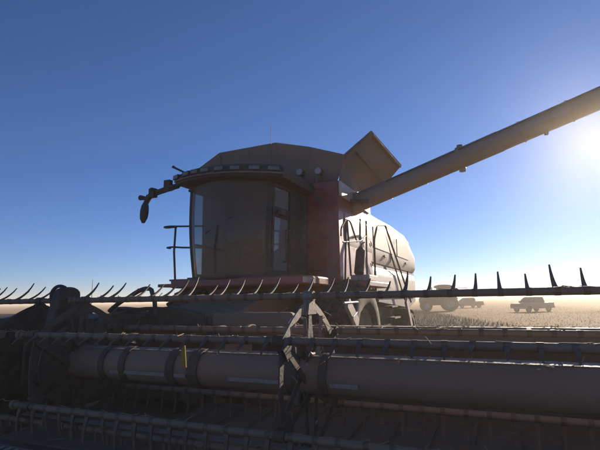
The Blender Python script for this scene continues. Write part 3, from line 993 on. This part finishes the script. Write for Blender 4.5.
# hand rails left of the cab
hr = MB()
hr.tube(rounded([(-4.80, 6.55, 2.93), (-5.30, 6.6, 2.97), (-5.62, 6.62, 3.00), (-5.66, 6.5, 2.97), (-5.55, 6.45, 2.94), (-5.35, 6.5, 2.95)], 0.05), 0.017, 8)
hr.tube([(-5.42, 6.55, 2.97), (-5.40, 6.5, 2.5), (-5.34, 6.48, 1.98)], 0.019, 8)
hr.tube(rounded([(-4.80, 6.55, 2.54), (-5.25, 6.56, 2.57), (-5.52, 6.58, 2.60), (-5.58, 6.5, 2.58), (-5.45, 6.46, 2.56)], 0.05), 0.017, 8)
hr.build('hand_rail', DARK, cm)

# ladder, landing rails and small hardware, image right
def P(px, py, X):
    d = F + RT * ((px - 300) / 451) + UP * ((225 - py) / 451)
    t = X / d.x
    return Vector((d.x * t, d.y * t, EYE + d.z * t))


X1 = -2.30
rail = MB().tube(rounded([P(376, 297, X1), P(374, 240, X1), P(377, 226, X1), P(385, 225, X1), P(411, 302, X1 + 0.05)], 0.10, 5), 0.022, 8)
rail.build('ladder_rail', DARK, cm)
rail = MB().tube(rounded([P(378, 231, X1 - 0.3), P(384, 232, X1 - 0.3), P(405, 300, X1 - 0.25)], 0.08, 5), 0.022, 8)
rail.build('ladder_rail', DARK, cm)
for a, b in (((345, 296), (346, 219)), ((351, 276), (347, 220)), ((360, 240), (360, 219)), ((367, 275), (366, 221))):
    MB().tube([P(*a, X1), P(*b, X1)], 0.017, 8).build('rail_post', DARK, cm)
MB().tube([P(343, 242, X1), P(360, 241, X1), P(367, 235, X1)], 0.014, 8).tube(rounded([P(341, 236, X1), P(341, 228, X1), P(346, 219, X1), P(350, 221, X1), P(357, 242, X1)], 0.06), 0.015, 8).build('landing_rail', DARK, cm)
for pp in ((370, 244), (371, 264)):
    c = P(*pp, X1)
    MB().tube([c + Vector((0.0, 0.06 * sin(a) + 0.05, 0.05 * cos(a))) for a in [pi * 1.6 * k / 10 for k in range(11)]], 0.010, 6).build('gate_hook', DARK, cm)
# slanted stowed canister
c0, c1 = P(359, 274, X1 + 0.02), P(361, 247, X1 + 0.02)
can = MB().tube([c0, c0.lerp(c1, 0.04), c0.lerp(c1, 0.85), c0.lerp(c1, 0.95), c1], [0.075, 0.09, 0.085, 0.05, 0.03], 14).build('fire_extinguisher', BLACK, cm)
MB().tube([c1, c1 + Vector((0, 0.03, 0.05)), c1 + Vector((0.02, 0.16, 0.10))], 0.014, 6).build('nozzle', BLACK, can)
# ladder steps and box below
for k in range(5):
    t = k / 5
    a = P(386, 296, X1).lerp(Vector((-1.85, 8.6, 0.55)), t)
    MB().bar(a + Vector((0, -0.0, 0)), a + Vector((0.0, 0.55, 0)), 0.16, 0.03).build('ladder_step', DARK, cm)
MB().box(-2.44, -2.10, 7.62, 8.2, 1.905, 2.02).build('battery_box', GALV, cm, 0.02)
for (a, b) in (((347, 302), (357, 324)), ((406, 300), (412, 330))):
    p, q = P(a[0], a[1], -2.0), P(b[0], b[1], -2.0)
    MB().bar(p, q, 0.05, 0.16, (0, 1, 0)).build('hanger_bracket', GALV, cm)
MB().tube(rounded([P(344, 303, -1.98), P(358, 302, -1.98), P(357, 312, -1.98), P(352, 318, -1.98), P(354, 327, -1.98)], 0.05), 0.016, 8).build('hose', GALV, cm)

# unloading auger
A0, A1 = Vector((-2.72, 8.38, 3.39)), Vector((1.634, 8.10, 4.685))
ax = (A1 - A0).normalized()
AE = A0 + ax * 6.6
au = MB().tube([A0 + ax * 0.05, A0 + ax * 3.0, A0 + ax * 3.001, AE], [0.185, 0.185, 0.178, 0.178], 28).build('unloading_auger', AUGP, cm)
for t in (2.30, 4.9):
    c = A0 + ax * t
    MB().tube([c - ax * 0.025, c + ax * 0.025], 0.208, 28).tube([c + Vector((0, 0, 0.17)), c + Vector((0, 0, 0.245))], 0.05, 8).tube([c + Vector((0.02, 0, -0.15)), c + Vector((0.02, 0, -0.245))], 0.055, 8).build('flange', AUGP, au)
for t in (0.9, 1.6, 3.35, 4.1, 5.6):
    c = A0 + ax * t
    MB().tube([c - ax * 0.012, c + ax * 0.012], 0.189, 28).build('weld_band', AUGP, au)
c = A0 + ax * 3.72
lamp = MB().bar(c + Vector((0, -0.06, -0.17)), c + Vector((0, -0.06, -0.24)), 0.07, 0.06).build('auger_light', BLACK, au)
MB().tube([A0 + ax * 0.9 + Vector((0, -0.15, 0.12)), A0 + ax * 5.6 + Vector((0, -0.15, 0.12))], 0.012, 6).build('hydraulic_line', BLACK, au)
MB().tube([AE, AE + ax * 0.3 + Vector((0, 0, -0.05)), AE + ax * 0.5 + Vector((0, 0, -0.35))], [0.19, 0.2, 0.19], 20).build('spout', BLACK, au)
MB().tube(rounded([(-2.80, 8.40, 2.55), (-2.80, 8.40, 3.36), A0 + ax * 0.35], 0.25, 6), 0.21, 24).build('auger_elbow', AUGP, cm)
MB().tube([(-2.80, 8.40, 2.9), (-2.80, 8.40, 2.98)], 0.27, 24).build('turret_ring', DARK, cm)
MB().tube([(-2.62, 8.0, 3.45), (-2.2, 8.15, 3.42)], 0.035, 10).build('swing_cylinder', DARK, cm)

# ================================================================== FAR VEHICLES
def pickup(loc, rz, label, paint, dark_bed=False):
    root = thing('pickup_truck', loc, label, 'pickup', 'vehicles far off on the field', rz)
    L = []
    def part(mb, name, m, par=None, bev=0.0):
        me = mb.mesh(name, m)
        ob = bpy.data.objects.new(name, me)
        COL.objects.link(ob)
        ob.parent = par or root
        if bev:
            md = ob.modifiers.new('bevel', 'BEVEL')
            md.width = bev
            md.segments = 2
            md.limit_method = 'ANGLE'
        return ob
    # length along X (front -X), width along Y
    body = [(-2.65, 0.50), (-2.70, 0.80), (-2.60, 1.02), (-1.30, 1.14), (2.62, 1.14), (2.68, 0.55), (2.2, 0.42), (-2.3, 0.40)]
    part(MB().prism(body, 'y', -0.95, 0.95), 'body', paint, None, 0.05)
    cabp = [(-1.35, 1.13), (-0.62, 1.72), (-0.35, 1.80), (0.85, 1.80), (1.02, 1.72), (1.12, 1.13)]
    cabm = MB()
    cabm.loft([[(x, -0.88 + (0.14 if z > 1.5 else 0), z) for x, z in cabp], [(x, 0.88 - (0.14 if z > 1.5 else 0), z) for x, z in cabp]])
    cb_ = part(cabm, 'cabin', paint, None, 0.04)
    for s in (-1, 1):
        for xa, xb in ((-0.92, -0.05), (0.05, 0.88)):
            ya = s * 0.887
            part(MB().add([(xa - 0.1, ya, 1.2), (xb, ya, 1.2), (xb - 0.05, s * 0.765, 1.66), (max(xa + 0.3, xa) if xa < -0.5 else xa, s * 0.765, 1.66)], [(0, 1, 2, 3)]), 'window', CARGLASS, cb_)
    part(MB().add([(-1.27, -0.74, 1.21), (-1.27, 0.74, 1.21), (-0.66, 0.66, 1.70), (-0.66, -0.66, 1.70)], [(0, 1, 2, 3)]), 'windscreen', CARGLASS, cb_)
    part(MB().box(1.25, 2.55, -0.78, 0.78, 1.142, 1.16), 'bed_floor', BLACK)
    part(MB().box(-2.76, -2.66, -0.9, 0.9, 0.45, 0.66), 'bumper', GALV, None, 0.02)
    part(MB().box(2.66, 2.78, -0.9, 0.9, 0.45, 0.64), 'bumper', GALV, None, 0.02)
    part(MB().box(-2.715, -2.66, -0.55, 0.55, 0.70, 0.96), 'grille', BLACK)
    for s in (-1, 1):
        part(MB().box(-2.70, -2.60, s * 0.76 - 0.14, s * 0.76 + 0.14, 0.76, 0.94), 'headlight', LENS, None, 0.02)
        part(MB().bar((-0.95, s * 0.95, 1.25), (-0.95, s * 1.12, 1.28), 0.1, 0.14), 'mirror', BLACK)
        for x in (-1.75, 1.65):
            w = part(MB().revolve([(-0.12, 0.22), (-0.13, 0.33), (-0.10, 0.385), (0.10, 0.385), (0.13, 0.33), (0.12, 0.22)], (x, s * 0.86, 0.385), 'y', 22), 'wheel', RUBBER)
            part(MB().revolve([(-0.09, 0.225), (0.09, 0.225), (0.05, 0.1), (0.05, 0.01), (-0.05, 0.01), (-0.05, 0.1)], (x, s * 0.86, 0.385), 'y', 18), 'rim', GALV, w)
    return root


pickup((2.6, 54.0, 0), radians(48), 'grey pickup truck trailing pale dust far off on the right', SILVER).scale = (0.86, 0.86, 0.86)
pickup((-5.3, 75.0, 0), radians(38), 'dark pickup truck far off between the tractor and the grey pickup', CHARCOAL).scale = (0.86, 0.86, 0.86)


def tractor(loc, rz):
    root = thing('tractor', loc, 'tall dark tractor with round cab roof far off beside the combine', 'tractor', None, rz)
    def part(mb, name, m, par=None, bev=0.0):
        me = mb.mesh(name, m)
        ob = bpy.data.objects.new(name, me)
        COL.objects.link(ob)
        ob.parent = par or root
        if bev:
            md = ob.modifiers.new('bevel', 'BEVEL')
            md.width = bev
            md.segments = 2
            md.limit_method = 'ANGLE'
        return ob
    # front -X
    part(MB().prism([(-2.5, 0.95), (-2.55, 1.5), (-2.3, 1.85), (-0.3, 2.0), (-0.3, 0.9)], 'y', -0.45, 0.45), 'hood', GREEN, None, 0.08)
    part(MB().box(-2.3, 1.4, -0.35, 0.35, 0.7, 1.05), 'chassis', DARK)
    cabb = part(MB().box(-0.35, 1.35, -0.8, 0.8, 1.0, 1.6), 'cab_base', GREEN, None, 0.06)
    for x, y in ((-0.3, -0.75), (-0.3, 0.75), (1.25, -0.75), (1.25, 0.75)):
        part(MB().bar((x, y, 1.58), (x * 0.9, y * 0.95, 2.8), 0.09, 0.09), 'cab_post', BLACK)
    part(MB().box(-0.27, 1.22, -0.72, 0.72, 1.6, 2.78), 'cab_glass', CARGLASS)
    rings = []
    for z, k in ((2.78, 0.92), (2.84, 1.06), (2.95, 1.06), (3.08, 0.92), (3.17, 0.6), (3.20, 0.2)):
        rings.append([(0.48 + 1.12 * k * cos(a) * (1 / max(abs(cos(a)), abs(sin(a)))) ** 0.45, 0.98 * k * sin(a) * (1 / max(abs(cos(a)), abs(sin(a)))) ** 0.45, z) for a in [2 * pi * q / 20 for q in range(20)]])
    part(MB().loft(rings), 'cab_roof', DARK)
    part(MB().tube([(-0.9, 0.5, 1.9), (-0.9, 0.5, 2.9)], 0.07, 10), 'exhaust', DARK)
    part(MB().bar((1.3, -0.6, 2.70), (3.1, -0.9, 2.72), 0.25, 0.06), 'boom', DARK)
    part(MB().bar((1.3, 0, 1.2), (2.3, 0, 0.7), 0.5, 0.1), 'drawbar', DARK)
    for s in (-1, 1):
        part(MB().prism([(0.1, 1.55), (0.4, 1.95), (1.4, 1.95), (1.9, 1.5), (1.8, 1.42), (1.35, 1.83), (0.5, 1.83), (0.2, 1.5)], 'y', s * 0.75, s * 1.25), 'mudguard', BLACK)
        for x, r, w in ((1.0, 0.92, 0.5), (-1.75, 0.66, 0.42)):
            tw = part(MB().revolve([(-w / 2, r * 0.55), (-w / 2, r * 0.85), (-w * 0.4, r), (w * 0.4, r), (w / 2, r * 0.85), (w / 2, r * 0.55)], (x, s * 1.0, r), 'y', 26), 'wheel', RUBBER)
            part(MB().revolve([(-w * 0.4, r * 0.56), (w * 0.4, r * 0.56), (0.05, r * 0.3), (0.05, 0.01), (-0.05, 0.01), (-0.05, r * 0.3)], (x, s * 1.0, r), 'y', 22), 'rim', GALV, tw)


tractor((-7.2, 58.0, 0.0), radians(14))

mast = MB()
mast.tube([(-68.2, 60.0, 0), (-68.2, 60.0, 5.8)], [0.10, 0.05], 8)
mo_ = mast.build('mast', DARK)
mo_['label'] = 'thin lone pole on the horizon at far left'
mo_['category'] = 'pole'

# ------------------------------------------------------------------ dust and haze
def volume_mat(name, col, dens, g, noise=False):
    m = bpy.data.materials.new(name)
    m.use_nodes = True
    nt = m.node_tree
    nt.nodes.clear()
    o_ = nt.nodes.new('ShaderNodeOutputMaterial')
    v = nt.nodes.new('ShaderNodeVolumePrincipled')
    v.inputs['Color'].default_value = (*col, 1)
    v.inputs['Density'].default_value = dens
    v.inputs['Anisotropy'].default_value = g
    nt.links.new(v.outputs[0], o_.inputs['Volume'])
    return m


for i, (x, y, rx, ry, rz_) in enumerate(((8.5, 55.8, 4.2, 2.6, 1.5), (13.0, 57.5, 4.6, 3.4, 1.8), (19.0, 60.0, 6.0, 4.0, 2.1), (27.0, 63.0, 8.0, 5.0, 2.3))):
    rings = []
    for k in range(1, 10):
        t = pi * k / 10
        ring = []
        for q in range(20):
            a = 2 * pi * q / 20
            w = 1 + 0.16 * sin(3 * a + i + 2 * t) + 0.10 * sin(5 * a - i)
            ring.append((x + rx * w * sin(t) * cos(a), y + ry * w * sin(t) * sin(a), 0.9 * rz_ + rz_ * 0.85 * cos(t) * (1 + 0.1 * sin(2 * a + i))))
        rings.append(ring)
    d = MB().loft(rings[::-1]).build('dust_cloud', volume_mat('dust', (0.95, 0.86, 0.74), 0.04 - 0.006 * i, 0.3))
    d['kind'] = 'stuff'
    d['label'] = ['dust puff right behind the grey pickup', 'second dust puff trailing the grey pickup', 'wide dust cloud further right of the grey pickup', 'faint far dust cloud at the right edge'][i]
    d['category'] = 'dust'

hm = volume_mat('haze_air', (1.0, 0.90, 0.75), *HAZE_FINE)
hn = hm.node_tree
v2 = hn.nodes.new('ShaderNodeVolumePrincipled')
v2.inputs['Color'].default_value = (1.0, 0.88, 0.70, 1)
v2.inputs['Density'].default_value, v2.inputs['Anisotropy'].default_value = HAZE_COARSE
ad = hn.nodes.new('ShaderNodeAddShader')
hn.links.new(hn.nodes['Principled Volume'].outputs[0], ad.inputs[0])
hn.links.new(v2.outputs[0], ad.inputs[1])
hn.links.new(ad.outputs[0], hn.nodes['Material Output'].inputs['Volume'])
hz = MB().box(-1510, 1510, -310, 1910, -1.0, 6.0).build('haze', hm)
hz['kind'] = 'stuff'
hz['label'] = 'thin dusty air over the field'
hz['category'] = 'haze'
